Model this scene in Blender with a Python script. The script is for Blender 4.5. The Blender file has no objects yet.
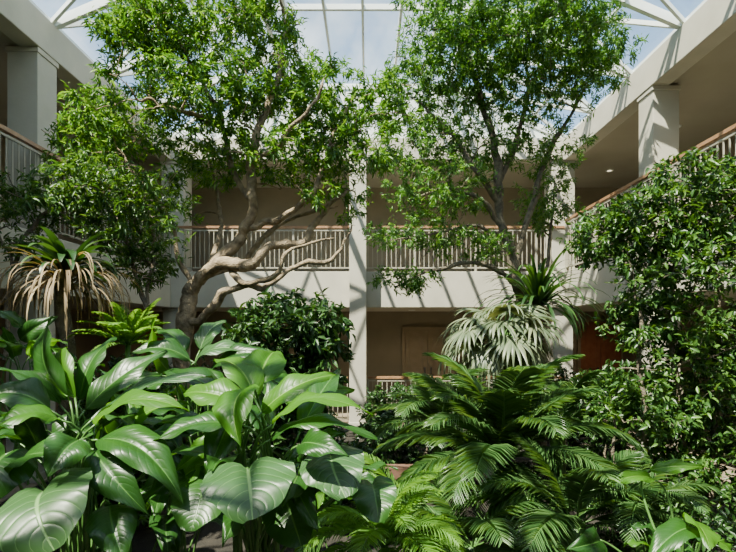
import bpy, math, random
import numpy as np
from mathutils import Vector
F=490.7; CZ=2.25
def P(px,py,d):
    return np.array([(px-368)/F*d, d, CZ+(330-py)/F*d])
rng=np.random.default_rng(7)
# ------------------------------------------------------------ materials
def newmat(name):
    m=bpy.data.materials.new(name); m.use_nodes=True
    nt=m.node_tree; nt.nodes.clear()
    out=nt.nodes.new('ShaderNodeOutputMaterial')
    return m,nt,out
def N(nt,t,**kw):
    n=nt.nodes.new(t)
    for k,v in kw.items(): setattr(n,k,v)
    return n
def ramp(nt,stops):
    r=N(nt,'ShaderNodeValToRGB'); e=r.color_ramp.elements
    while len(e)<len(stops): e.new(0.5)
    for i,(p,c) in enumerate(stops):
        e[i].position=p; e[i].color=(*c,1)
    return r
def mat_noise(name,c1,c2,scale=3,rough=.7,bump=.1,detail=6,bs=14):
    m,nt,out=newmat(name)
    tc=N(nt,'ShaderNodeTexCoord'); no=N(nt,'ShaderNodeTexNoise')
    no.inputs['Scale'].default_value=scale; no.inputs['Detail'].default_value=detail
    nt.links.new(tc.outputs['Object'],no.inputs['Vector'])
    r=ramp(nt,[(.3,c1),(.7,c2)]); nt.links.new(no.outputs['Fac'],r.inputs[0])
    b=N(nt,'ShaderNodeBsdfPrincipled'); b.inputs['Roughness'].default_value=rough
    nt.links.new(r.outputs[0],b.inputs['Base Color'])
    if bump:
        n2=N(nt,'ShaderNodeTexNoise'); n2.inputs['Scale'].default_value=scale*bs
        nt.links.new(tc.outputs['Object'],n2.inputs['Vector'])
        bp=N(nt,'ShaderNodeBump'); bp.inputs['Strength'].default_value=bump; bp.inputs['Distance'].default_value=.02
        nt.links.new(n2.outputs['Fac'],bp.inputs['Height']); nt.links.new(bp.outputs[0],b.inputs['Normal'])
    nt.links.new(b.outputs[0],out.inputs[0]); return m
def mat_leaf(name,cols,trans=.35,rough=.4,tcol=None,spec=.5):
    m,nt,out=newmat(name)
    g=N(nt,'ShaderNodeNewGeometry')
    r=ramp(nt,[(i/(len(cols)-1),c) for i,c in enumerate(cols)])
    nt.links.new(g.outputs['Random Per Island'],r.inputs[0])
    b=N(nt,'ShaderNodeBsdfPrincipled'); b.inputs['Roughness'].default_value=rough; b.inputs['Specular IOR Level'].default_value=spec
    nt.links.new(r.outputs[0],b.inputs['Base Color'])
    t=N(nt,'ShaderNodeBsdfTranslucent')
    mx=N(nt,'ShaderNodeMixRGB',blend_type='MULTIPLY'); mx.inputs[0].default_value=1
    mx.inputs[2].default_value=(*(tcol or (1.9,1.7,.6)),1)
    nt.links.new(r.outputs[0],mx.inputs[1]); nt.links.new(mx.outputs[0],t.inputs[0])
    ms=N(nt,'ShaderNodeMixShader'); ms.inputs[0].default_value=trans
    nt.links.new(b.outputs[0],ms.inputs[1]); nt.links.new(t.outputs[0],ms.inputs[2])
    nt.links.new(ms.outputs[0],out.inputs[0]); return m
def mat_bigleaf(name,c1,c2,vein,nv=9,k=2.2,rough=.32,trans=.25,vs=.6,bs=.25):
    m,nt,out=newmat(name)
    L=nt.links.new
    def M(op,a,b=None,c=None):
        n=N(nt,'ShaderNodeMath',operation=op)
        for i,x in enumerate((a,b,c)):
            if x is None: continue
            if isinstance(x,(int,float)): n.inputs[i].default_value=x
            else: L(x,n.inputs[i])
        return n.outputs[0]
    uv=N(nt,'ShaderNodeUVMap'); sx=N(nt,'ShaderNodeSeparateXYZ'); L(uv.outputs[0],sx.inputs[0])
    a=M('ABSOLUTE',M('MULTIPLY',M('SUBTRACT',sx.outputs[0],.5),2.0))
    s=M('SUBTRACT',M('MULTIPLY',sx.outputs[1],float(nv)),M('MULTIPLY',M('POWER',a,1.3),k))
    fr=M('FRACT',s); tri=M('ABSOLUTE',M('SUBTRACT',fr,.5))
    lat=N(nt,'ShaderNodeMapRange'); L(tri,lat.inputs[0]); lat.inputs[1].default_value=.45; lat.inputs[2].default_value=.5
    mid=N(nt,'ShaderNodeMapRange'); L(a,mid.inputs[0]); mid.inputs[1].default_value=.05; mid.inputs[2].default_value=.02
    vm=M('MAXIMUM',M('MULTIPLY',lat.outputs[0],vs),mid.outputs[0])
    g=N(nt,'ShaderNodeNewGeometry'); r=ramp(nt,[(0,c1),(1,c2)]); L(g.outputs['Random Per Island'],r.inputs[0])
    no=N(nt,'ShaderNodeTexNoise'); no.inputs['Scale'].default_value=9
    mo=N(nt,'ShaderNodeMixRGB',blend_type='MULTIPLY'); mo.inputs[0].default_value=.4
    L(r.outputs[0],mo.inputs[1]); L(no.outputs['Fac'],mo.inputs[2])
    mx=N(nt,'ShaderNodeMixRGB'); L(vm,mx.inputs[0]); L(mo.outputs[0],mx.inputs[1]); mx.inputs[2].default_value=(*vein,1)
    b=N(nt,'ShaderNodeBsdfPrincipled'); b.inputs['Roughness'].default_value=rough; L(mx.outputs[0],b.inputs['Base Color'])
    b.inputs['Specular IOR Level'].default_value=.42
    h=M('SUBTRACT',1.0,M('MAXIMUM',M('POWER',M('MULTIPLY',tri,2.0),4.0),mid.outputs[0]))
    bp=N(nt,'ShaderNodeBump'); bp.inputs['Strength'].default_value=bs; bp.inputs['Distance'].default_value=.006
    L(h,bp.inputs['Height']); L(bp.outputs[0],b.inputs['Normal'])
    t=N(nt,'ShaderNodeBsdfTranslucent'); mt=N(nt,'ShaderNodeMixRGB',blend_type='MULTIPLY'); mt.inputs[0].default_value=1
    L(mx.outputs[0],mt.inputs[1]); mt.inputs[2].default_value=(1.9,1.8,.5,1); L(mt.outputs[0],t.inputs[0])
    ms=N(nt,'ShaderNodeMixShader'); ms.inputs[0].default_value=trans
    L(b.outputs[0],ms.inputs[1]); L(t.outputs[0],ms.inputs[2]); L(ms.outputs[0],out.inputs[0]); return m
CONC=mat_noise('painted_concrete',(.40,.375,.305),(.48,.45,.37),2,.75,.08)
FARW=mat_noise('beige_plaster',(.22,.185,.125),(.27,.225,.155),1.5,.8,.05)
SOFF=mat_noise('soffit_plaster',(.30,.27,.205),(.36,.325,.25),1,.85,.03)
WHITE=mat_noise('white_steel',(.64,.68,.66),(.72,.75,.73),2,.45,0)
RAILW=mat_noise('handrail_wood',(.24,.12,.055),(.36,.20,.10),8,.45,.1)
BAL=mat_noise('baluster_paint',(.30,.28,.22),(.38,.355,.28),4,.5,0)
DOORT=mat_noise('door_taupe',(.25,.19,.12),(.30,.235,.155),5,.5,.03)
DOORR=mat_noise('door_redwood',(.26,.09,.04),(.36,.14,.07),6,.4,.05)
METAL=mat_noise('dark_metal',(.05,.05,.05),(.08,.08,.08),5,.35,0)
SOIL=mat_noise('garden_soil',(.012,.010,.007),(.030,.024,.016),6,.95,.9)
TILE=mat_noise('floor_stone',(.20,.16,.11),(.27,.22,.16),3,.5,.05)
KERB=mat_noise('planter_terracotta',(.10,.055,.035),(.16,.085,.055),5,.7,.2)
BARK=mat_noise('bark_grey',(.11,.08,.045),(.38,.29,.18),11,.85,1.0,8,5)
BARK2=mat_noise('bark_dark',(.06,.05,.035),(.20,.165,.11),12,.85,.9,8,5)
STEM=mat_noise('leaf_stalk_green',(.05,.12,.025),(.08,.19,.04),6,.4,0)
def glassmat():
    m,nt,out=newmat('skylight_glass')
    t=N(nt,'ShaderNodeBsdfTransparent'); t.inputs[0].default_value=(.87,.95,.97,1)
    g=N(nt,'ShaderNodeBsdfGlossy'); g.inputs['Roughness'].default_value=.05
    ms=N(nt,'ShaderNodeMixShader'); ms.inputs[0].default_value=.05
    nt.links.new(t.outputs[0],ms.inputs[1]); nt.links.new(g.outputs[0],ms.inputs[2]); nt.links.new(ms.outputs[0],out.inputs[0]); return m
GLASS=glassmat()
def emis(name,c,s):
    m,nt,out=newmat(name); e=N(nt,'ShaderNodeEmission'); e.inputs[0].default_value=(*c,1); e.inputs[1].default_value=s
    nt.links.new(e.outputs[0],out.inputs[0]); return m
LAMP=emis('lamp_glow',(1,.82,.55),3)
# ------------------------------------------------------------ mesh builder
class MB:
    def __init__(s): s.v=[];s.f=[];s.n=0
    def add(s,v,faces,mat=0,uv=None):
        v=np.asarray(v,float).reshape(-1,3)
        if uv is None: uv=np.zeros((len(v),2))
        s.v.append((v,uv))
        faces=[faces] if isinstance(faces,np.ndarray) else faces
        for f in faces:
            f=np.asarray(f,int)
            s.f.append((f+s.n,mat))
        s.n+=len(v)
    def box(s,a,b,mat=0):
        x0,y0,z0=a;x1,y1,z1=b
        v=[(x0,y0,z0),(x1,y0,z0),(x1,y1,z0),(x0,y1,z0),(x0,y0,z1),(x1,y0,z1),(x1,y1,z1),(x0,y1,z1)]
        s.add(v,np.array([(0,3,2,1),(4,5,6,7),(0,1,5,4),(1,2,6,5),(2,3,7,6),(3,0,4,7)]),mat)
    def beam(s,a,b,w,h,mat=0):
        a=np.array(a,float);b=np.array(b,float);d=b-a;d/=np.linalg.norm(d)
        up=np.array([0,0,1.]) if abs(d[2])<.95 else np.array([0,1.,0])
        x=np.cross(d,up);x/=np.linalg.norm(x);z=np.cross(x,d)
        v=[]
        for p in (a,b):
            for sx,sz in ((-1,-1),(1,-1),(1,1),(-1,1)): v.append(p+x*sx*w/2+z*sz*h/2)
        s.add(v,np.array([(0,1,2,3),(7,6,5,4),(0,4,5,1),(1,5,6,2),(2,6,7,3),(3,7,4,0)]),mat)
    def tube(s,pts,rad,sides=6,mat=0):
        pts=np.asarray(pts,float);n=len(pts)
        rad=np.broadcast_to(np.asarray(rad,float),(n,))
        t=np.gradient(pts,axis=0);t/=np.linalg.norm(t,axis=1)[:,None]+1e-9
        up=np.array([.31,.95,.05]); x=np.cross(t,up);x/=np.linalg.norm(x,axis=1)[:,None]+1e-9
        y=np.cross(t,x)
        a=np.linspace(0,2*np.pi,sides,endpoint=False)
        v=pts[:,None,:]+rad[:,None,None]*(np.cos(a)[None,:,None]*x[:,None,:]+np.sin(a)[None,:,None]*y[:,None,:])
        i=np.arange(n-1)[:,None]*sides;j=np.arange(sides)[None,:];j2=(j+1)%sides
        f=np.stack([i+j,i+j2,i+sides+j2,i+sides+j],-1).reshape(-1,4)
        s.add(v.reshape(-1,3),[f,np.array([list(range((n-1)*sides,n*sides))])],mat)
    def inst(s,tv,tf,pos,d,nrm,sc,wsc,mat=0,uv=None):
        pos=np.asarray(pos);n=len(pos)
        if n==0:return
        d=d/(np.linalg.norm(d,axis=1)[:,None]+1e-9)
        x=np.cross(d,nrm);x/=np.linalg.norm(x,axis=1)[:,None]+1e-9
        z=np.cross(x,d)
        v=pos[:,None,:]+tv[None,:,0,None]*x[:,None,:]*np.reshape(wsc,(-1,1,1))+(tv[None,:,1,None]*d[:,None,:]+tv[None,:,2,None]*z[:,None,:])*np.reshape(sc,(-1,1,1))
        k=len(tv); fs=[]
        for f in tf:
            f=np.array(f); fs.append((f[None]+ (np.arange(n)*k)[:,None,None]).reshape(-1,f.shape[1]))
        s.add(v.reshape(-1,3),fs,mat,None if uv is None else np.tile(uv,(n,1)))
    def build(s,name,mats,smooth=True,parent=None):
        v=np.concatenate([a for a,_ in s.v]);uv=np.concatenate([b for _,b in s.v])
        loops=np.concatenate([f.ravel() for f,_ in s.f]); tot=np.concatenate([np.full(len(f),f.shape[1]) for f,_ in s.f])
        mi=np.concatenate([np.full(len(f),m) for f,m in s.f])
        me=bpy.data.meshes.new(name)
        me.vertices.add(len(v));me.vertices.foreach_set('co',v.ravel())
        me.loops.add(len(loops));me.loops.foreach_set('vertex_index',loops.astype(np.int32))
        me.polygons.add(len(tot));me.polygons.foreach_set('loop_start',np.concatenate([[0],np.cumsum(tot)[:-1]]).astype(np.int32))
        me.polygons.foreach_set('material_index',mi.astype(np.int32))
        me.polygons.foreach_set('use_smooth',np.full(len(tot),smooth))
        ul=me.uv_layers.new(name='UVMap');ul.data.foreach_set('uv',uv[loops].ravel())
        me.update(calc_edges=True);me.validate()
        for m in mats: me.materials.append(m)
        o=bpy.data.objects.new(name,me);bpy.context.scene.collection.objects.link(o)
        if parent: o.parent=parent
        return o
def leaf_t(rows,fold=.12,droop=.15):
    v=[(0,0,0)];
    for t,w in rows:
        z=-droop*t*t
        v+=[(-w,t,z+fold*w),(0,t,z),(w,t,z+fold*w)]
    v.append((0,1,-droop)); k=len(v)-1; tris=[(0,2,1),(0,3,2)];quads=[]
    for i in range(len(rows)-1):
        a=1+3*i;b=a+3
        quads+=[(a,a+1,b+1,b),(a+1,a+2,b+2,b+1)]
    a=1+3*(len(rows)-1); tris+=[(a,a+1,k),(a+1,a+2,k)]
    return np.array(v,float),([np.array(tris)]+([np.array(quads)] if quads else []))
T_LN=leaf_t([(.25,.42),(.6,.42)],.3,.25)
T_OV=leaf_t([(.2,.36),(.5,.5),(.8,.28)],.3,.2)
T_LF=leaf_t([(.12,.4),(.6,.42)],.25,.3)
def nrmz(a): return a/(np.linalg.norm(a,axis=-1,keepdims=True)+1e-9)
def smooth(pts,m=8):
    pts=np.asarray(pts,float);p=np.vstack([2*pts[0]-pts[1],pts,2*pts[-1]-pts[-2]]);out=[]
    for i in range(1,len(p)-2):
        for t in np.linspace(0,1,m,endpoint=False):
            a,b,c,d=p[i-1:i+3]
            out.append(.5*((2*b)+(-a+c)*t+(2*a-5*b+4*c-d)*t*t+(-a+3*b-3*c+d)*t**3))
    out.append(pts[-1]);return np.array(out)
# ------------------------------------------------------------ trees / shrubs
def grow(name,guides,blobs,nsec,ntert,leaf,mats,seed,lpt=22,tmpl=T_LN,shell=.35,gravity=.5,wig=.03,sec_r=.018,spread=.5,cl=.45,zmax=7.9):
    r=np.random.default_rng(seed); mb=MB()
    SP=[];SR=[]
    for pts,r0,r1 in guides:
        s=smooth(pts,9); n=len(s)
        w=r.normal(0,1,(n,3)); 
        for _ in range(2): w=(np.roll(w,1,0)+w+np.roll(w,-1,0))/3
        w[0]=0; s=s+w*wig*1.3
        tt=np.linspace(0,1,n); kn=r.normal(0,.07,n)
        rad=(r0*(1-tt)**.8+r1*tt)*(1+.12*np.sin(tt*23+r.random()*6)+kn)
        mb.tube(s,rad,10,0); k=max(2,n//6)
        SP.append(s[k:]);SR.append(rad[k:])
    SP=np.concatenate(SP);SR=np.concatenate(SR)
    bl=[(np.array(c),np.array(q),w) for c,q,w in blobs]
    W=np.array([b[2]*np.prod(b[1])**(2/3) for b in bl]);W/=W.sum()
    def sample(n,sh):
        i=r.choice(len(bl),n,p=W); u=nrmz(r.normal(0,1,(n,3))); rr=sh+(1.12-sh)*r.random(n)**.6
        T=np.array([bl[j][0] for j in i])+u*rr[:,None]*np.array([bl[j][1] for j in i])
        lim=np.minimum(zmax,6.75+1.3*np.clip((4.98-np.abs(T[:,0]))/3.03,0,1)-.15)
        T[:,2]=np.minimum(T[:,2],lim-.1*r.random(n)); return T
    def connect(T,r0m,r1,sides,nseg):
        nonlocal SP,SR
        d0=np.array([np.min(np.linalg.norm(SP-t,axis=1)) for t in T]); T=T[np.argsort(d0)]
        twigs=[];buf=[];bufr=[]
        for idx,t in enumerate(T):
            if idx%25==0 and buf:
                SP=np.vstack([SP]+buf);SR=np.concatenate([SR]+bufr);buf=[];bufr=[]
            dd=np.linalg.norm(SP-t,axis=1)+np.clip(SP[:,2]-t[2],0,9)*.8
            j=np.argmin(dd);a=SP[j];L=np.linalg.norm(t-a)
            if L<.03: continue
            m1=a+(t-a)*.35+np.array([0,0,.12*L])+r.normal(0,.08,3)*L
            m2=a+(t-a)*.72+np.array([0,0,.10*L])+r.normal(0,.08,3)*L
            q=np.linspace(0,1,nseg)[:,None]
            c=(1-q)**3*a+3*(1-q)**2*q*m1+3*(1-q)*q*q*m2+q**3*t
            ra=min(SR[j]*.7,r0m); rd=np.linspace(ra,r1,nseg)
            mb.tube(c,rd,sides,0); buf.append(c[2:]);bufr.append(rd[2:]);twigs.append(c)
        if buf: SP=np.vstack([SP]+buf);SR=np.concatenate([SR]+bufr)
        return twigs
    connect(sample(nsec,.1),sec_r,.006,5,9)
    tw=connect(sample(ntert,shell),.006,.002,3,6)
    pos=[];dr=[]
    for c in tw:
        n=max(3,int(lpt*r.uniform(.6,1.3)))
        L=np.linalg.norm(c[-1]-c[0]); lo=max(0,1-cl/max(L,.01))
        tt=lo+(1-lo)*r.random(n)**.8; tt[:3]=1
        x=tt*(len(c)-1);i=np.minimum(x.astype(int),len(c)-2);f=(x-i)[:,None]
        p=c[i]*(1-f)+c[i+1]*f
        tdir=nrmz((c[-1]-c[0])[None])
        d=nrmz(tdir*.5+r.normal(0,spread,(n,3)))+np.array([0,0,-gravity*.5])
        pos.append(p+r.normal(0,.03,(n,3)));dr.append(d)
    pos=np.concatenate(pos);dr=nrmz(np.concatenate(dr)); n=len(pos)
    nr=nrmz(np.array([0,-.15,1.])+r.normal(0,.55,(n,3)))
    sc=leaf[0]*r.uniform(.6,1.25,n); mb.inst(*tmpl,pos,dr,nr,sc,sc*leaf[1],1)
    return mb.build(name,mats)
def B(px,py,d,rx,ry,dz=None,w=1):
    a=rx/F*d;b=ry/F*d
    return (P(px,py,d),(a,dz if dz else (a+b)/2*1.1,b),w)
def G(*pts): return [P(*p) for p in pts]
L_TREE=mat_leaf('leaf_fresh_green',[(.03,.10,.014),(.07,.185,.026),(.16,.31,.048)],.42,.42,(1.9,1.7,.5))
L_TREE2=mat_leaf('leaf_mid_green',[(.03,.095,.016),(.065,.175,.03),(.14,.28,.055)],.42,.42,(1.8,1.7,.6))
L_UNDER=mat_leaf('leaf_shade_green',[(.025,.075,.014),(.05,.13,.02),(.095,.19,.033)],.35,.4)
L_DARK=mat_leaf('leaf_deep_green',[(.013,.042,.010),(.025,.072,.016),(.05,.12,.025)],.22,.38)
L_SHRUB=mat_leaf('leaf_glossy_green',[(.018,.055,.011),(.038,.105,.019),(.10,.21,.035)],.3,.36)
L_PALM=mat_leaf('leaf_palm_green',[(.032,.09,.024),(.06,.14,.038),(.11,.205,.062)],.25,.36)
L_FERN=mat_leaf('leaf_fern_green',[(.08,.20,.025),(.16,.33,.06)],.4,.45)
L_YUC=mat_leaf('leaf_grey_green',[(.06,.09,.045),(.12,.16,.09),(.21,.24,.14)],.2,.4)
L_STRAW=mat_leaf('leaf_dry_straw',[(.12,.08,.035),(.25,.18,.095),(.38,.30,.17)],.2,.7)
# left gnarled tree
d=6.4
g=[(G((180,430,d),(184,345,d),(186,312,d),(196,282,d),(222,266,d-.2),(250,264,d-.3),(276,246,d-.2),(306,240,d),(322,214,d+.1),(348,190,d)),.115,.018),
   (G((186,318,d),(190,292,d),(206,272,d+.1),(238,240,d+.2),(253,198,d+.1),(250,160,d),(262,120,d-.1),(278,78,d),(284,30,d+.1),(280,-10,d)),.095,.012),
   (G((188,325,d),(212,312,d-.2),(232,288,d-.3),(268,286,d-.3),(300,262,d-.2),(338,254,d-.1),(352,225,d)),.06,.010),
   (G((200,278,d),(240,268,d+.5),(262,240,d+.6),(300,215,d+.6),(340,205,d+.7)),.055,.01),
   (G((228,265,d-.1),(245,282,d-.4),(278,272,d-.5),(290,250,d-.5),(330,240,d-.4)),.045,.009),
   (G((253,205,d+.1),(232,165,d+.3),(222,120,d+.2),(198,80,d+.1),(180,35,d),(172,-5,d)),.045,.010),
   (G((248,228,d+.2),(286,216,d),(318,184,d-.2),(334,134,d-.2),(352,98,d)),.048,.010),
   (G((192,300,d),(180,255,d+.2),(168,215,d+.1),(140,180,d),(115,150,d)),.038,.010),
   (G((250,165,d),(285,140,d-.4),(310,105,d-.6),(325,80,d-.6)),.035,.008),
   (G((222,128,d+.2),(180,110,d-.3),(150,100,d-.4),(130,90,d-.5)),.032,.008),
   (G((206,270,d+.1),(222,225,d+.5),(215,190,d+.7),(205,150,d+.8)),.04,.008)]
b=[B(195,20,d,72,42),B(262,15,d,42,38),B(150,35,d,50,42),B(128,112,d,56,38),B(92,155,d+.3,44,30),B(205,90,d-.3,62,36),
   B(275,90,d+.2,54,38),B(322,105,d,50,38),B(352,150,d,48,28),B(285,158,d,54,26,w=.9),B(215,155,d+.4,54,32,w=.8),B(155,200,d+.4,50,30,w=.7),
   B(380,108,d+.2,36,26),B(330,200,d,40,20,w=.5),B(118,25,d,26,26,w=.5)]
grow('gnarled_atrium_tree',g,b,300,1850,(.088,.27),[BARK,L_TREE],11,lpt=23,cl=.5,shell=.2)
# right tree
d=8.6
g=[(G((530,420,d),(524,330,d),(519,290,d),(510,250,d),(501,215,d),(498,170,d),(490,130,d),(478,90,d),(468,45,d),(466,38,d)),.115,.016),
   (G((514,262,d),(530,212,d),(542,170,d),(560,132,d),(580,100,d),(586,80,d)),.06,.010),
   (G((503,228,d),(480,200,d-.2),(450,188,d-.3),(415,196,d-.4)),.05,.010),
   (G((498,182,d),(518,140,d+.2),(528,90,d+.2),(526,60,d)),.06,.010),
   (G((518,285,d),(482,264,d-.3),(440,268,d-.5),(396,286,d-.7)),.05,.009),
   (G((500,205,d),(468,160,d-.2),(440,120,d-.2),(412,98,d-.2)),.055,.010),
   (G((505,235,d),(470,225,d-.2),(430,235,d-.4),(395,240,d-.5)),.038,.008),
   (G((520,300,d+.1),(545,270,d+.3),(552,225,d+.4),(556,180,d+.5)),.045,.010)]
b=[B(535,48,d-.4,70,38),B(462,42,d-.4,60,42),B(425,95,d,48,36),B(500,90,d,58,32),B(580,78,d-.3,42,34,w=.8),B(595,45,d-.6,42,26,w=.8),B(520,25,d-1.1,80,24,w=.9),B(450,10,d-1.4,50,34,w=.8),B(560,5,d-1.6,66,32,w=.9),
   B(415,145,d-.2,44,30),B(445,190,d-.3,58,24,w=.9),B(415,235,d-.3,52,18,w=.7),B(405,280,d-.6,36,13,w=.9),B(475,245,d,46,18,w=.6),
   B(545,200,d+.3,30,32,w=.7),B(540,145,d,46,28,w=.6),B(480,145,d,40,28,w=.8)]
grow('spreading_atrium_tree',g,b,320,2500,(.088,.27),[BARK2,L_TREE2],21,lpt=23,cl=.5,shell=.2)
# small trees left edge
d=5.6
g=[(G((5,360,d),(14,270,d),(40,218,d),(70,196,d),(110,180,d)),.028,.008),(G((14,270,d),(0,235,d),(-20,200,d)),.02,.008),
   (G((150,330,d+.4),(138,280,d+.4),(120,235,d+.3),(105,200,d)),.028,.008),(G((145,305,d+.4),(152,260,d+.5),(150,215,d+.6),(140,180,d+.5)),.022,.008)]
b=[B(95,185,d,56,32),B(30,192,d,40,18),B(-10,210,d,30,18),B(60,215,d,50,18,w=.7),B(130,228,d+.3,50,32,w=.8),B(148,268,d+.5,38,24,w=.6),B(20,245,d,30,14,w=.4)]
grow('slender_understory_tree',g,b,90,400,(.085,.28),[BARK2,L_UNDER],31,lpt=20,shell=.15)
# dark bush centre-left
d=5.4
g=[(G((290,520,d),(292,430,d),(290,380,d),(285,340,d)),.03,.012),(G((292,500,d),(310,400,d),(325,350,d)),.025,.01),(G((290,500,d),(270,410,d),(258,350,d)),.025,.01)]
b=[B(292,318,d,44,30),B(262,342,d,34,34),B(318,342,d,30,32),B(292,385,d,46,30),B(288,440,d+.2,56,40)]
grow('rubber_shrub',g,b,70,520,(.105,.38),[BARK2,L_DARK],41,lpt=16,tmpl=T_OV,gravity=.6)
# right tall shrub
d=4.9
g=[(G((690,640,d),(688,500,d),(680,400,d),(672,300,d),(680,200,d)),.035,.012),(G((685,600,d),(650,450,d),(640,330,d),(625,250,d)),.028,.01),
   (G((690,600,d),(715,450,d),(720,340,d),(712,230,d)),.028,.01),(G((670,600,d),(620,480,d),(612,400,d)),.022,.01)]
b=[B(698,182,d,44,30),B(650,218,d,44,30),B(604,238,d+.2,36,28),B(680,265,d,62,36),B(725,215,d,40,44),B(690,335,d,60,42),B(640,315,d+.2,34,34,w=.6),
   B(725,395,d,50,56),B(650,405,d,46,40,w=.9),B(700,465,d,60,56),B(612,400,d+.4,28,26,w=.8),B(650,490,d,50,34)]
grow('tall_glossy_shrub',g,b,190,1550,(.075,.40),[BARK2,L_SHRUB],51,lpt=17,tmpl=T_OV,shell=.25,gravity=.5)
def hedge(name,c,q,n,seed,mat,leaf=(.10,.4)):
    c=np.array(c,float);q=np.array(q,float)
    g=[([c*[1,1,0]+[dx,0,.0],c+[dx*1.1,0,-.4*q[2]],c+[dx*1.2,0,.2*q[2]]],.02,.008) for dx in np.linspace(-q[0]*.7,q[0]*.7,4)]
    grow(name,g,[(c,q,1)],30,n,leaf,[BARK2,mat],seed,lpt=18,tmpl=T_OV,shell=.6)
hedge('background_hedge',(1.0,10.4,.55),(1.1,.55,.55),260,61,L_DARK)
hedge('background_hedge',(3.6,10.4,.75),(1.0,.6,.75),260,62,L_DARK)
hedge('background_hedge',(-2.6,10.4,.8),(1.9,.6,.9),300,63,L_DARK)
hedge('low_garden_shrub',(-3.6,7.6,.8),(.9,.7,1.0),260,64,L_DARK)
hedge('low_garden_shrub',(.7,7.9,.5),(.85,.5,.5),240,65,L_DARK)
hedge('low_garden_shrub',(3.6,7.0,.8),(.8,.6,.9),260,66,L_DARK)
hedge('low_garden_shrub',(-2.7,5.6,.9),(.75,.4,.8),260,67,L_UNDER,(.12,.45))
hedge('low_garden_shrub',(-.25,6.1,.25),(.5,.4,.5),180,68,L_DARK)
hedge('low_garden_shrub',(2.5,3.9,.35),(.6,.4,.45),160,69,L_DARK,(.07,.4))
# ------------------------------------------------------------ palms
def frond(mb,base,az,el,L,ll,lw,nl,droop,r,vee=.25,mat=1,tmpl=T_LF,start=.14):
    n=14;p=np.array(base,float);pts=[p.copy()];e=el;tw=r.uniform(-.25,.25)
    for i in range(n):
        p=p+L/n*np.array([math.cos(az)*math.cos(e),math.sin(az)*math.cos(e),math.sin(e)]);pts.append(p.copy());e-=droop/n*(.4+1.4*i/n);az+=tw/n
    pts=np.array(pts);mb.tube(pts,np.linspace(.010,.003,n+1)*L,5,0)
    t=np.linspace(start,.99,nl);x=t*n;i=np.minimum(x.astype(int),n-1);f=(x-i)[:,None]
    q=pts[i]*(1-f)+pts[i+1]*f;tg=nrmz(pts[i+1]-pts[i])
    side=nrmz(np.cross(tg,np.array([0,0,1.])));upn=nrmz(np.cross(side,tg))
    prof=np.clip(np.sin(np.pi*(.12+.84*(t-start)/(1-start)))**.6,.15,1)
    for s in (-1,1):
        dd=side*s*1.0+tg*(.55+.9*t[:,None]**2)+upn*vee+r.normal(0,.07,q.shape)
        nn=nrmz(upn-side*s*vee*.6); mb.inst(*tmpl,q,dd,nn,ll*prof*r.uniform(.9,1.1,len(t)),lw*np.ones(len(t)),mat)
def palm(name,c,n,L,ll,lw,nl,seed,mat,els=(.2,1.4),droop=1.3,tr=.09,vee=.25):
    r=np.random.default_rng(seed);mb=MB();c=np.array(c,float)
    h=c[2]
    m=10;pts=np.array([c-[0,0,h*(1-k/m)] for k in range(m+1)]);mb.tube(pts,tr*(1+.15*np.sin(np.arange(m+1)*2.4))*np.linspace(1.2,1,m+1),10,0)
    for k in range(n):
        az=k*2.39996+r.uniform(-.3,.3);u=(k+.5)/n
        el=els[1]+(els[0]-els[1])*u+r.uniform(-.15,.15)
        frond(mb,c+[0.4*tr*math.cos(az),.4*tr*math.sin(az),0],az,el,L*r.uniform(.8,1.15),ll,lw,nl,droop*r.uniform(.7,1.3),r,vee,1)
    return mb.build(name,[STEM,mat])
palm('cycad_palm',P(502,458,4.6),26,1.15,.28,.0115,46,71,L_PALM,els=(.0,1.45),droop=1.1)
palm('cycad_palm',P(575,525,3.9),15,.9,.24,.0105,44,72,L_PALM,els=(.1,1.3),droop=1.2)
palm('cycad_palm',P(472,545,3.9),13,.8,.22,.010,42,73,L_PALM,els=(.1,1.2),droop=1.3)
palm('cycad_palm',P(440,425,6.6),16,1.0,.26,.013,38,74,L_PALM,els=(.1,1.4),droop=1.2)
palm('cycad_palm',P(558,430,6.2),15,1.0,.26,.013,38,75,L_PALM,els=(.1,1.4),droop=1.2)
palm('parlour_palm_fern',P(385,545,3.4),18,.62,.16,.010,32,76,L_FERN,els=(.1,1.4),droop=1.3,tr=.03)
palm('parlour_palm_fern',P(408,520,4.3),16,.7,.16,.011,32,77,L_FERN,els=(.1,1.4),droop=1.3,tr=.03)
palm('parlour_palm_fern',P(640,510,3.8),12,.6,.15,.010,30,78,L_PALM,els=(.1,1.3),droop=1.5,tr=.03)
palm('spiky_fern',P(128,345,4.9),30,.5,.09,.010,36,79,L_FERN,els=(.2,1.4),droop=.9,tr=.03)
# ------------------------------------------------------------ strap rosettes
def strap(mb,base,az,el,L,w,droop,r,mat=1,fold=.25,s=None,pw=.7):
    n=10;p=np.array(base,float);e=el;vs=[];uv=[]
    if s is None: s=np.array([-math.sin(az),math.cos(az),0])
    for i in range(n+1):
        t=i/n;dv=np.array([math.cos(az)*math.cos(e),math.sin(az)*math.cos(e),math.sin(e)]);up=np.cross(s,dv)*-1
        ww=w*(math.sin(math.pi*min(1,.18+.8*t))**pw)*.5+.001
        vs+=[p-s*ww+up*ww*fold,p.copy(),p+s*ww+up*ww*fold];uv+=[(0,t),(.5,t),(1,t)]
        p=p+dv*L/n;e-=droop/n*(.3+1.5*t);e=max(e,-1.5)
    q=[]
    for i in range(n):
        a=3*i;b=a+3;q+=[(a,a+1,b+1,b),(a+1,a+2,b+2,b+1)]
    mb.add(vs,np.array(q),mat,np.array(uv))
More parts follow.
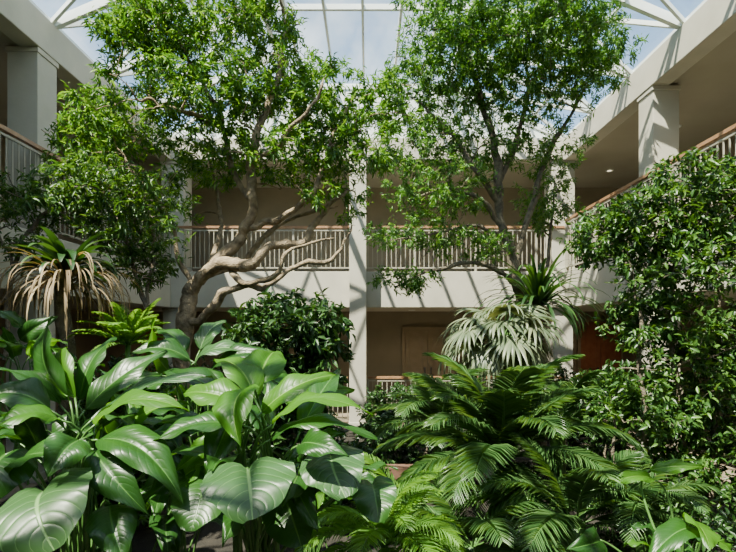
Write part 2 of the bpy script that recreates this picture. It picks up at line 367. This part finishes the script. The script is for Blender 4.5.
def rosette(name,c,layers,mats,seed,tr=.07):
    r=np.random.default_rng(seed);mb=MB();c=np.array(c,float);m=12
    pts=np.array([c*[1,1,k/m]+[.05*math.sin(k),0,0] for k in range(m+1)]);mb.tube(pts,tr*(1+.12*np.sin(np.arange(m+1)*2.1)),10,0)
    for (n,L,w,e0,e1,dr,dz,mi) in layers:
        for k in range(n):
            az=k*2.39996+r.uniform(-.25,.25);el=r.uniform(e0,e1)
            strap(mb,c+[.6*tr*math.cos(az),.6*tr*math.sin(az),dz*r.random()],az,el,L*r.uniform(.7,1.15),w*r.uniform(.8,1.2),dr*r.uniform(.7,1.3),r,mi)
    return mb.build(name,mats)
def fan_palm(name,c,n,petL,R,mats,seed,tr=.09,els=(-.4,1.3),droop=1.7):
    r=np.random.default_rng(seed);mb=MB();c=np.array(c,float);m=12
    pts=np.array([c*[1,1,k/m] for k in range(m+1)]);mb.tube(pts,tr*(1+.12*np.sin(np.arange(m+1)*2.1)),10,0)
    for k in range(n):
        az=k*2.39996+r.uniform(-.3,.3);u=(k+.5)/n;el=els[1]+(els[0]-els[1])*u
        q=np.linspace(0,1,8);e=el-q*.5;pl=petL*r.uniform(.7,1.3)
        dirs=np.stack([math.cos(az)*np.cos(e),math.sin(az)*np.cos(e),np.sin(e)],1)
        pp=c+np.vstack([[0,0,0],np.cumsum(dirs[:-1]*pl/7,0)]);mb.tube(pp,np.linspace(.012,.007,8),5,1)
        hub=pp[-1];ax=dirs[-1];ax=nrmz(ax+np.array([0,0,-.25])+r.normal(0,.12,3));side=nrmz(np.cross(ax,[0,0,1.]));ns=24
        for j in range(ns):
            a=(-1+2*j/(ns-1))*2.2;dv=nrmz(ax*math.cos(a)+side*math.sin(a));RR=R*(.72+.28*math.cos(a*.6))*r.uniform(.85,1.08)
            az2=math.atan2(dv[1],dv[0]);el2=math.asin(max(-1,min(1,dv[2])))
            tang=nrmz(-ax*math.sin(a)+side*math.cos(a))
            strap(mb,hub,az2,el2,RR,R*.075,droop*r.uniform(.6,1.3),r,2,.5,s=tang,pw=1.1)
    return mb.build(name,mats)
rosette('dracaena_with_dry_skirt',P(66,275,4.9),[(44,.55,.085,.1,1.2,1.7,.12,1),(190,.78,.018,-.1,.8,2.6,-.15,2)],[BARK2,L_DARK,L_STRAW],81)
rosette('yucca_tree',P(538,308,8.0),[(110,1.1,.06,-.2,1.35,1.6,.15,1)],[BARK2,L_DARK],82,tr=.1)
fan_palm('fan_palm',P(503,340,7.3),26,.52,.62,[BARK2,STEM,L_YUC],83)
# ------------------------------------------------------------ large leaves
def bigleaf(mb,base,tip,nrm,W,kind,r,mat,arch=.15,cup=.2,wav=.02):
    base=np.array(base);tip=np.array(tip);L=np.linalg.norm(tip-base);d=(tip-base)/L
    x=np.cross(d,nrm);x/=np.linalg.norm(x);z=np.cross(x,d);nv,nu=18,12;V=[];UV=[]
    ph=r.random()*6;bend=r.uniform(-.07,.07)
    for i in range(nv+1):
        v=i/nv
        for j in range(nu+1):
            u=-1+2*j/nu;a=abs(u)
            if kind=='o': w=W/2*(math.sin(math.pi*v**.72)**.95*1.02 if 0<v<1 else 0.003); yy=v
            else:
                w=W/2*max(.003,math.sqrt(max(0,1-((v-.3)/.72)**2)))*(1-.35*max(0,v-.55)); yy=v-.22*math.sin(math.pi*a**.75)*(1-v)**3
            xx=u*w; zz=arch*L*(4*v*(1-v))*.5-arch*L*v*v*.3+cup*a*w-cup*.9*a*a*w*.9+wav*math.sin(v*15+ph+u*2)*a*a
            V.append(base+x*(xx+bend*L*4*v*(1-v))+d*yy*L+z*zz);UV.append((j/nu,v))
    q=[(i*(nu+1)+j,i*(nu+1)+j+1,(i+1)*(nu+1)+j+1,(i+1)*(nu+1)+j) for i in range(nv) for j in range(nu)]
    mb.add(V,np.array(q),mat,np.array(UV))
def petiole(mb,root,base,d,r0=.012,mat=0):
    root=np.array(root);base=np.array(base);L=np.linalg.norm(base-root)
    m1=root+np.array([0,0,.5*L]);m2=base-np.array(d)*.18*L+np.array([0,0,-.05*L])
    q=np.linspace(0,1,14)[:,None];c=(1-q)**3*root+3*(1-q)**2*q*m1+3*(1-q)*q*q*m2+q**3*base
    mb.tube(c,np.linspace(r0,r0*.45,14),7,mat)
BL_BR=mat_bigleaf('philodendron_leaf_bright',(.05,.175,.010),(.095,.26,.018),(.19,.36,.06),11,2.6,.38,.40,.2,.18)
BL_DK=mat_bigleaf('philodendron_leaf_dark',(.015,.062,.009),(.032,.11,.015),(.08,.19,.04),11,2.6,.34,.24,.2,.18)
BL_SV=mat_bigleaf('alocasia_leaf_veined',(.028,.09,.024),(.05,.125,.036),(.16,.29,.10),7,2.6,.38,.15,.55,.3)
def clump(name,root,leaves,seed,filler=0,fc=None,fr=None,fkind='o',fL=.4,fmat=2):
    r=np.random.default_rng(seed);mb=MB();root=np.array(root,float)
    for lf in leaves:
        (bx,by,bd),(tx,ty,td),W,kind,mi=lf[:5]; nr=np.array(lf[5]) if len(lf)>5 else np.array([0,-.5,.8])
        b_=P(bx,by,bd);t_=P(tx,ty,td);nr=nr+r.normal(0,.28,3)
        bigleaf(mb,b_,t_,nr,W*(.86 if kind=='o' else 1),kind,r,mi,arch=r.uniform(.15,.38),cup=r.uniform(.4,1.0) if kind=='o' else .2,wav=.014)
        dd=(t_-b_);dd/=np.linalg.norm(dd);petiole(mb,root+r.normal(0,.06,3)*[1,1,0],b_,dd)
    for k in range(filler):
        u=nrmz(r.normal(0,1,3));u[2]=abs(u[2])*.9-.2
        b_=np.array(fc)+u*np.array(fr)*r.uniform(.55,1)
        out=np.array([u[0],u[1]-.25,0]);out=nrmz(out+r.normal(0,.3,3));dd=nrmz(out*.8+np.array([0,0,r.uniform(-.55,.7)]))
        L=fL*r.uniform(.7,1.2);nr=nrmz(np.array([0,-.2,1])+r.normal(0,.35,3))
        bigleaf(mb,b_,b_+dd*L,nr,L*.40*r.uniform(.85,1.1),fkind,r,fmat if r.random()<.8 else 1,arch=.25,cup=.6)
        petiole(mb,root+r.normal(0,.08,3)*[1,1,0],b_,dd,.009)
    return mb.build(name,[STEM,BL_BR,BL_DK,BL_SV])
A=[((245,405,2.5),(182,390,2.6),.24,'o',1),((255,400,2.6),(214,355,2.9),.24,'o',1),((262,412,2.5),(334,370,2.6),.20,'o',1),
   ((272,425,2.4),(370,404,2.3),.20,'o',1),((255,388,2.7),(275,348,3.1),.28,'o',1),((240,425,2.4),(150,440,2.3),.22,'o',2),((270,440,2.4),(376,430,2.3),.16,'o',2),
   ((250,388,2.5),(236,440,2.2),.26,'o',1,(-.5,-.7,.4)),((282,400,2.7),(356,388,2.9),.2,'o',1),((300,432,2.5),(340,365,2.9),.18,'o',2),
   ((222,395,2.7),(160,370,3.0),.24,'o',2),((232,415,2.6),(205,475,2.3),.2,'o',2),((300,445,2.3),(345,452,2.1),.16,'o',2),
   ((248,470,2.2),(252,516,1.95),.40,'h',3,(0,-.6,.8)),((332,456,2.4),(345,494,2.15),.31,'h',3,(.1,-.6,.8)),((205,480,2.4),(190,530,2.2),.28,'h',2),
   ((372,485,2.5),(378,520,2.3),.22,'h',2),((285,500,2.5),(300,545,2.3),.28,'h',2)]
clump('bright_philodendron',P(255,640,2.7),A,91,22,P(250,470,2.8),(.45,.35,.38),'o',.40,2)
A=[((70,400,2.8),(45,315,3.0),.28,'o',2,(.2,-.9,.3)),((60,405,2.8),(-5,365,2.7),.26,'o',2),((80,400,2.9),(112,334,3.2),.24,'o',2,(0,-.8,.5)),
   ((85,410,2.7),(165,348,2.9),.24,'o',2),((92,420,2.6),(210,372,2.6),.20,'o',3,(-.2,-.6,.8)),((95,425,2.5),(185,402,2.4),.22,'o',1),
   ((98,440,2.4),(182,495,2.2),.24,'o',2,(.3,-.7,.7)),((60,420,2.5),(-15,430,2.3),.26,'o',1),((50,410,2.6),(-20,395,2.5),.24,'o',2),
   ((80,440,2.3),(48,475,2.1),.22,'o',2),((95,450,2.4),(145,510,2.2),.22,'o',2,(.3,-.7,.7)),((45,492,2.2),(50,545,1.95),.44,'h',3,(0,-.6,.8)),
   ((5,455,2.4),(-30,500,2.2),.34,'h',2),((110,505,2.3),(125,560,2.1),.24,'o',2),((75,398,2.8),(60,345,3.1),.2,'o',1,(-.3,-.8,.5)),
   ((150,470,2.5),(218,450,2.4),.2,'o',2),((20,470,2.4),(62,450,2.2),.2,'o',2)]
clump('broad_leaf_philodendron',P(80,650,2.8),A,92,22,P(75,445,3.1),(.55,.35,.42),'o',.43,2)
A=[((190,360,3.9),(130,350,3.8),.26,'o',2),((195,362,3.9),(255,348,3.8),.26,'o',3),((200,350,4.0),(225,318,4.2),.24,'o',3),((185,352,4.0),(155,328,4.2),.24,'o',2),
   ((210,372,3.8),(280,356,3.7),.24,'o',2),((180,375,3.8),(228,394,3.5),.26,'o',2)]
clump('silvery_alocasia',P(200,500,4.0),A,93,16,P(195,400,4.0),(.7,.35,.4),'o',.46,2)
A=[((690,520,2.9),(712,548,2.6),.22,'o',1),((650,470,3.3),(705,466,3.2),.11,'o',1),((655,480,3.3),(605,484,3.2),.11,'o',1),((700,530,2.9),(645,560,2.7),.2,'o',2),
   ((600,540,3.2),(570,548,3.0),.2,'o',2)]
clump('lance_leaf_aroid',P(680,640,3.1),A,94,12,P(695,550,3.2),(.4,.25,.2),'o',.28,2)
A=[((25,330,4.3),(-5,308,4.2),.2,'o',2),((20,340,4.3),(55,316,4.3),.2,'o',2)]
clump('silvery_alocasia',P(20,480,4.2),A,95,16,P(15,375,4.1),(.5,.35,.4),'o',.42,2)
clump('lance_leaf_aroid',P(310,640,3.9),[],96,16,P(320,500,3.8),(.35,.25,.35),'o',.36,2)
clump('lance_leaf_aroid',P(175,640,3.2),[],97,24,P(175,505,3.2),(.35,.25,.3),'o',.36,2)
# ------------------------------------------------------------ architecture
XA=4.83;YF=12.0;YB=-6.0;XO=8.0;YO=14.6
Z1b,Z1t=2.8,3.68; Z2b=6.42; Z2t=6.95
def arch(name,boxes,mat,bev=.012):
    mb=MB()
    for a,b in boxes: mb.box(a,b)
    o=mb.build(name,[mat],smooth=False)
    if bev:
        m=o.modifiers.new('bevel','BEVEL');m.width=bev;m.segments=2
    return o
arch('floor',[((-XO,YB-2.6,-.2),(-XA,YO,0)),((XA,YB-2.6,-.2),(XO,YO,0)),((-XA,YF-.3,-.2),(XA,YO,0)),((-XA,YB-2.6,-.2),(XA,YB+.3,0))],TILE)
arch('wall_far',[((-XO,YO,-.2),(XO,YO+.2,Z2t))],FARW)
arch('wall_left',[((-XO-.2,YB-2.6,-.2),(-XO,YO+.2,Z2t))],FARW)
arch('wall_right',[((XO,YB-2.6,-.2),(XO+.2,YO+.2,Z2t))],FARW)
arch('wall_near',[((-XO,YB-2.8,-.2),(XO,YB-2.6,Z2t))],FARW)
arch('balcony_slab',[((-XO,YB-2.6,Z1b),(-XA,YO,Z1t)),((XA,YB-2.6,Z1b),(XO,YO,Z1t)),((-XA,YF,Z1b),(XA,YO,Z1t)),((-XA,YB-2.6,Z1b),(XA,YB,Z1t))],CONC)
arch('ceiling',[((-XO,YB-2.6,Z2b+.06),(-XA-.3,YO,Z2t-.02)),((XA+.3,YB-2.6,Z2b+.06),(XO,YO,Z2t-.02)),((-XA-.3,YF+.3,Z2b+.06),(XA+.3,YO,Z2t-.02)),((-XA-.3,YB-2.6,Z2b+.06),(XA+.3,YB-.3,Z2t-.02))],SOFF)
arch('roof_edge_beam',[((-XA-.3,YB,Z2b),(-XA,YF,Z2t)),((XA,YB,Z2b),(XA+.3,YF,Z2t)),((-XA-.3,YF,Z2b),(XA+.3,YF+.3,Z2t)),((-XA-.3,YB-.3,Z2b),(XA+.3,YB,Z2t))],CONC)
def column(x,y,w,zb,zt):
    mb=MB();h=w/2
    mb.box((x-h,y-h,zb),(x+h,y+h,zt));mb.box((x-h-.02,y-h-.02,zt-.08),(x+h+.02,y+h+.02,zt));mb.box((x-h-.015,y-h-.015,zb),(x+h+.015,y+h+.015,zb+.12))
    o=mb.build('concrete_column',[CONC],smooth=False)
    m=o.modifiers.new('bevel','BEVEL');m.width=.01;m.segments=2
for s in (-1,1):
    for y in ((7.45,2.0,-3.5) if s<0 else (8.6,3.0,-3.0)):
        column(s*(XA+.26),y,.45,Z1t,Z2b)
        column(s*(XA+.28),y,.45,0,Z1b)
    column(s*(XA-.02),YF+.35,.56,Z1t,Z2b); column(s*(XA-.02),YF+.35,.5,0,Z1b)
column(-.24,YF-.23,.40,-.05,Z2b)
def railing(name,p0,p1,z,H=1.1,mat=BAL):
    mb=MB();p0=np.array(p0,float);p1=np.array(p1,float);L=np.linalg.norm(p1-p0);d=(p1-p0)/L
    a=lambda t,h:np.array([*(p0+d*t),z+h])
    mb.beam(a(0,H),a(L,H),.07,.055,1);mb.beam(a(0,H-.08),a(L,H-.08),.03,.03,0);mb.beam(a(0,.1),a(L,.1),.03,.03,0)
    n=int(L/.115)
    for i in range(n+1):
        t=i*L/n
        if i%13==0: mb.beam(a(t,0),a(t,H-.02),.05,.04,0)
        else: mb.beam(a(t,.1),a(t,H-.08),.016,.016,0)
    return mb.build(name,[mat,RAILW],smooth=False)
railing('balcony_railing',(-XA,YF+.08),(XA,YF+.08),Z1t)
railing('balcony_railing',(-XA-.02,YB),(-XA-.02,YF),Z1t,1.25)
railing('balcony_railing',(XA+.02,YB),(XA+.02,YF),Z1t,1.25)
railing('walkway_railing',(-XA,YF-.1),(-.5,YF-.1),0)
railing('walkway_railing',(0,YF-.1),(XA,YF-.1),0)
def door(name,x0,x1,h,mat,leafs=2):
    mb=MB();y=YO-.02
    mb.box((x0-.09,y-.06,0),(x0,y,h+.09),1);mb.box((x1,y-.06,0),(x1+.09,y,h+.09),1);mb.box((x0,y-.06,h),(x1,y,h+.09),1)
    w=(x1-x0)/leafs
    for i in range(leafs):
        a=x0+i*w+.01;b=x0+(i+1)*w-.01;mb.box((a,y-.035,.01),(b,y,h-.01),0)
        for za,zb in ((.2,.95),(1.1,h-.2)):
            for (p,q) in (((a+.12,y-.05,za),(b-.12,y-.035,za+.03)),((a+.12,y-.05,zb-.03),(b-.12,y-.035,zb)),((a+.12,y-.05,za),(a+.15,y-.035,zb)),((b-.15,y-.05,za),(b-.12,y-.035,zb))): mb.box(p,q,0)
        hx=b-.08 if i==0 else a+.08
        mb.box((hx-.015,y-.08,.95),(hx+.015,y-.035,1.15),2)
    mb.build(name,[mat,DOORT,METAL],smooth=False)
door('door_1',1.1,2.45,2.25,DOORT);door('door_2',6.3,7.5,2.5,DOORR);door('door_3',-6.6,-5.4,2.3,DOORR);door('door_4',-2.6,-1.4,2.25,DOORT)
arch('baseboard_far',[((-XO,YO-.03,0),(1.0,YO,.12)),((2.55,YO-.03,0),(6.2,YO,.12))],SOFF,0)
def downlight(x,y,z):
    mb=MB();a=np.linspace(0,2*np.pi,20,endpoint=False)
    def ring(r,zz): return np.stack([x+r*np.cos(a),y+r*np.sin(a),np.full(20,zz)],1)
    v=np.vstack([ring(.10,z),ring(.09,z-.02),ring(.07,z-.02),ring(.06,z-.005)]);j=np.arange(20);k=(j+1)%20
    f=np.concatenate([np.stack([i*20+j,i*20+k,(i+1)*20+k,(i+1)*20+j],1) for i in range(3)])
    mb.add(v,f,0);mb.add(ring(.06,z-.006),np.array([list(range(20))]),1);o=mb.build('ceiling_downlight',[WHITE,LAMP],smooth=False)
    l=bpy.data.lights.new('bulb','SPOT');l.energy=24;l.color=(1,.8,.55);l.spot_size=2.3;l.spot_blend=.8;l.shadow_soft_size=.08
    lo=bpy.data.objects.new('bulb',l);lo.location=(x,y,z-.03);bpy.context.scene.collection.objects.link(lo);lo.parent=o
for x in (-6.4,-3.4,1.2,3.4,6.4): downlight(x,13.4,Z1b)
for x,y in ((6.4,13),(6.4,10.2),(-6.4,10),(6.0,7.6)): downlight(x,y,Z2b+.06)
# soil bed, kerb
mb=MB();nx,ny=60,110;xs=np.linspace(-XA,XA,nx);ys=np.linspace(YB+.3,YF-.3,ny);X,Y=np.meshgrid(xs,ys)
Z=-.05+.08*np.sin(X*1.3)*np.cos(Y*.9)+.03*rng.random(X.shape)
V=np.stack([X,Y,Z],-1).reshape(-1,3);i=np.arange(ny-1)[:,None]*nx;j=np.arange(nx-1)[None]
mb.add(V,np.stack([i+j,i+j+1,i+nx+j+1,i+nx+j],-1).reshape(-1,4));mb.build('ground',[SOIL])
arch('planter_kerb',[((-.4,6.95,-.1),(1.5,7.15,.3))],KERB)
# skylight
ZR=8.25;XR=1.95;YE=YF+.15
sk=bpy.data.objects.new('skylight',None);bpy.context.scene.collection.objects.link(sk)
mb=MB();gl=MB()
mull=[-.1+.72*k for k in range(-2,4)]
xsr=[-XR]+[m for m in mull if abs(m)<XR-.2]+[XR]
for x in xsr: mb.beam((x,YB,ZR),(x,YE,ZR),.05 if abs(x)<XR else .10,.12 if abs(x)<XR else .16)
for sgn in (-1,1):
    for t in (.33,.66):
        x=sgn*(XA+.15+(XR-XA-.15)*t);z=Z2t+(ZR-Z2t)*t
        mb.beam((x,YB,z),(x,YE,z),.04,.07)
    mb.beam((sgn*(XA+.15),YB,Z2t+.05),(sgn*(XA+.15),YE,Z2t+.05),.14,.14)
ys=np.arange(YB,YE+.01,1.513)
for n_,y in enumerate(ys):
    if n_%2==0: mb.beam((-XR,y,ZR),(XR,y,ZR),.06,.10)
    for sgn in (-1,1):
        mb.beam((sgn*(XA+.15),y,Z2t),(sgn*XR,y,ZR),.08,.14)
        if n_<len(ys)-1:
            y2=ys[n_+1];mb.beam((sgn*(XA+.15),y,Z2t),(sgn*XR,y2,ZR),.045,.07);mb.beam((sgn*(XA+.15),y2,Z2t),(sgn*XR,y,ZR),.045,.07)
mb.build('frame',[WHITE],smooth=False,parent=sk)
gl.add([(-XR,YB,ZR+.06),(XR,YB,ZR+.06),(XR,YE,ZR+.06),(-XR,YE,ZR+.06),(-XA-.2,YB,Z2t+.1),(-XA-.2,YE,Z2t+.1),(XA+.2,YB,Z2t+.1),(XA+.2,YE,Z2t+.1)],np.array([(0,1,2,3),(4,0,3,5),(1,6,7,2)]))
gl.build('glass',[GLASS],smooth=False,parent=sk)
for nm,y in (('wall_gable_far',YE),('wall_gable_near',YB-.1)):
    mb=MB();prof=[(-XA-.3,Z2t),(XA+.3,Z2t),(XR,ZR+.1),(-XR,ZR+.1)]
    v=[(x,y,z) for x,z in prof]+[(x,y+.12,z) for x,z in prof]
    mb.add(v,np.array([(0,1,2,3),(7,6,5,4),(0,4,5,1),(1,5,6,2),(2,6,7,3),(3,7,4,0)]));mb.build(nm,[WHITE],smooth=False)
# ------------------------------------------------------------ light
w=bpy.data.worlds.new('sky');bpy.context.scene.world=w;w.use_nodes=True;nt=w.node_tree;nt.nodes.clear()
out=nt.nodes.new('ShaderNodeOutputWorld');bg=nt.nodes.new('ShaderNodeBackground');sky=nt.nodes.new('ShaderNodeTexSky')
sky.sky_type='NISHITA';sky.sun_disc=False;sky.sun_elevation=math.radians(56);sky.sun_rotation=math.radians(210);sky.air_density=1.0;sky.dust_density=.6
tc=nt.nodes.new('ShaderNodeTexCoord');no=nt.nodes.new('ShaderNodeTexNoise');no.inputs['Scale'].default_value=3.2;no.inputs['Detail'].default_value=7
nt.links.new(tc.outputs['Generated'],no.inputs[0]);rp=nt.nodes.new('ShaderNodeValToRGB');rp.color_ramp.elements[0].position=.48;rp.color_ramp.elements[1].position=.74
nt.links.new(no.outputs['Fac'],rp.inputs[0])
gn=nt.nodes.new('ShaderNodeMixRGB');gn.blend_type='MULTIPLY';gn.inputs[0].default_value=1;gn.inputs[2].default_value=(2.7,2.6,2.25,1);nt.links.new(sky.outputs[0],gn.inputs[1])
mx=nt.nodes.new('ShaderNodeMixRGB');nt.links.new(rp.outputs[0],mx.inputs[0]);nt.links.new(gn.outputs[0],mx.inputs[1]);mx.inputs[2].default_value=(16,16,15.2,1)
nt.links.new(mx.outputs[0],bg.inputs[0]);bg.inputs[1].default_value=.20;nt.links.new(bg.outputs[0],out.inputs[0])
s=bpy.data.lights.new('sun','SUN');s.energy=24;s.angle=math.radians(.6);s.color=(1,.90,.72)
so=bpy.data.objects.new('sun',s);bpy.context.scene.collection.objects.link(so)
so.rotation_euler=Vector((.36,.42,-.9)).to_track_quat('-Z','Y').to_euler();so.location=(-4,-6,14)
cam=bpy.data.cameras.new('camera');cam.sensor_width=36;cam.lens=24;cam.shift_y=54/736;cam.clip_start=.05
co=bpy.data.objects.new('camera',cam);bpy.context.scene.collection.objects.link(co);co.location=(0,0,CZ);co.rotation_euler=(math.pi/2,0,0)
bpy.context.scene.camera=co
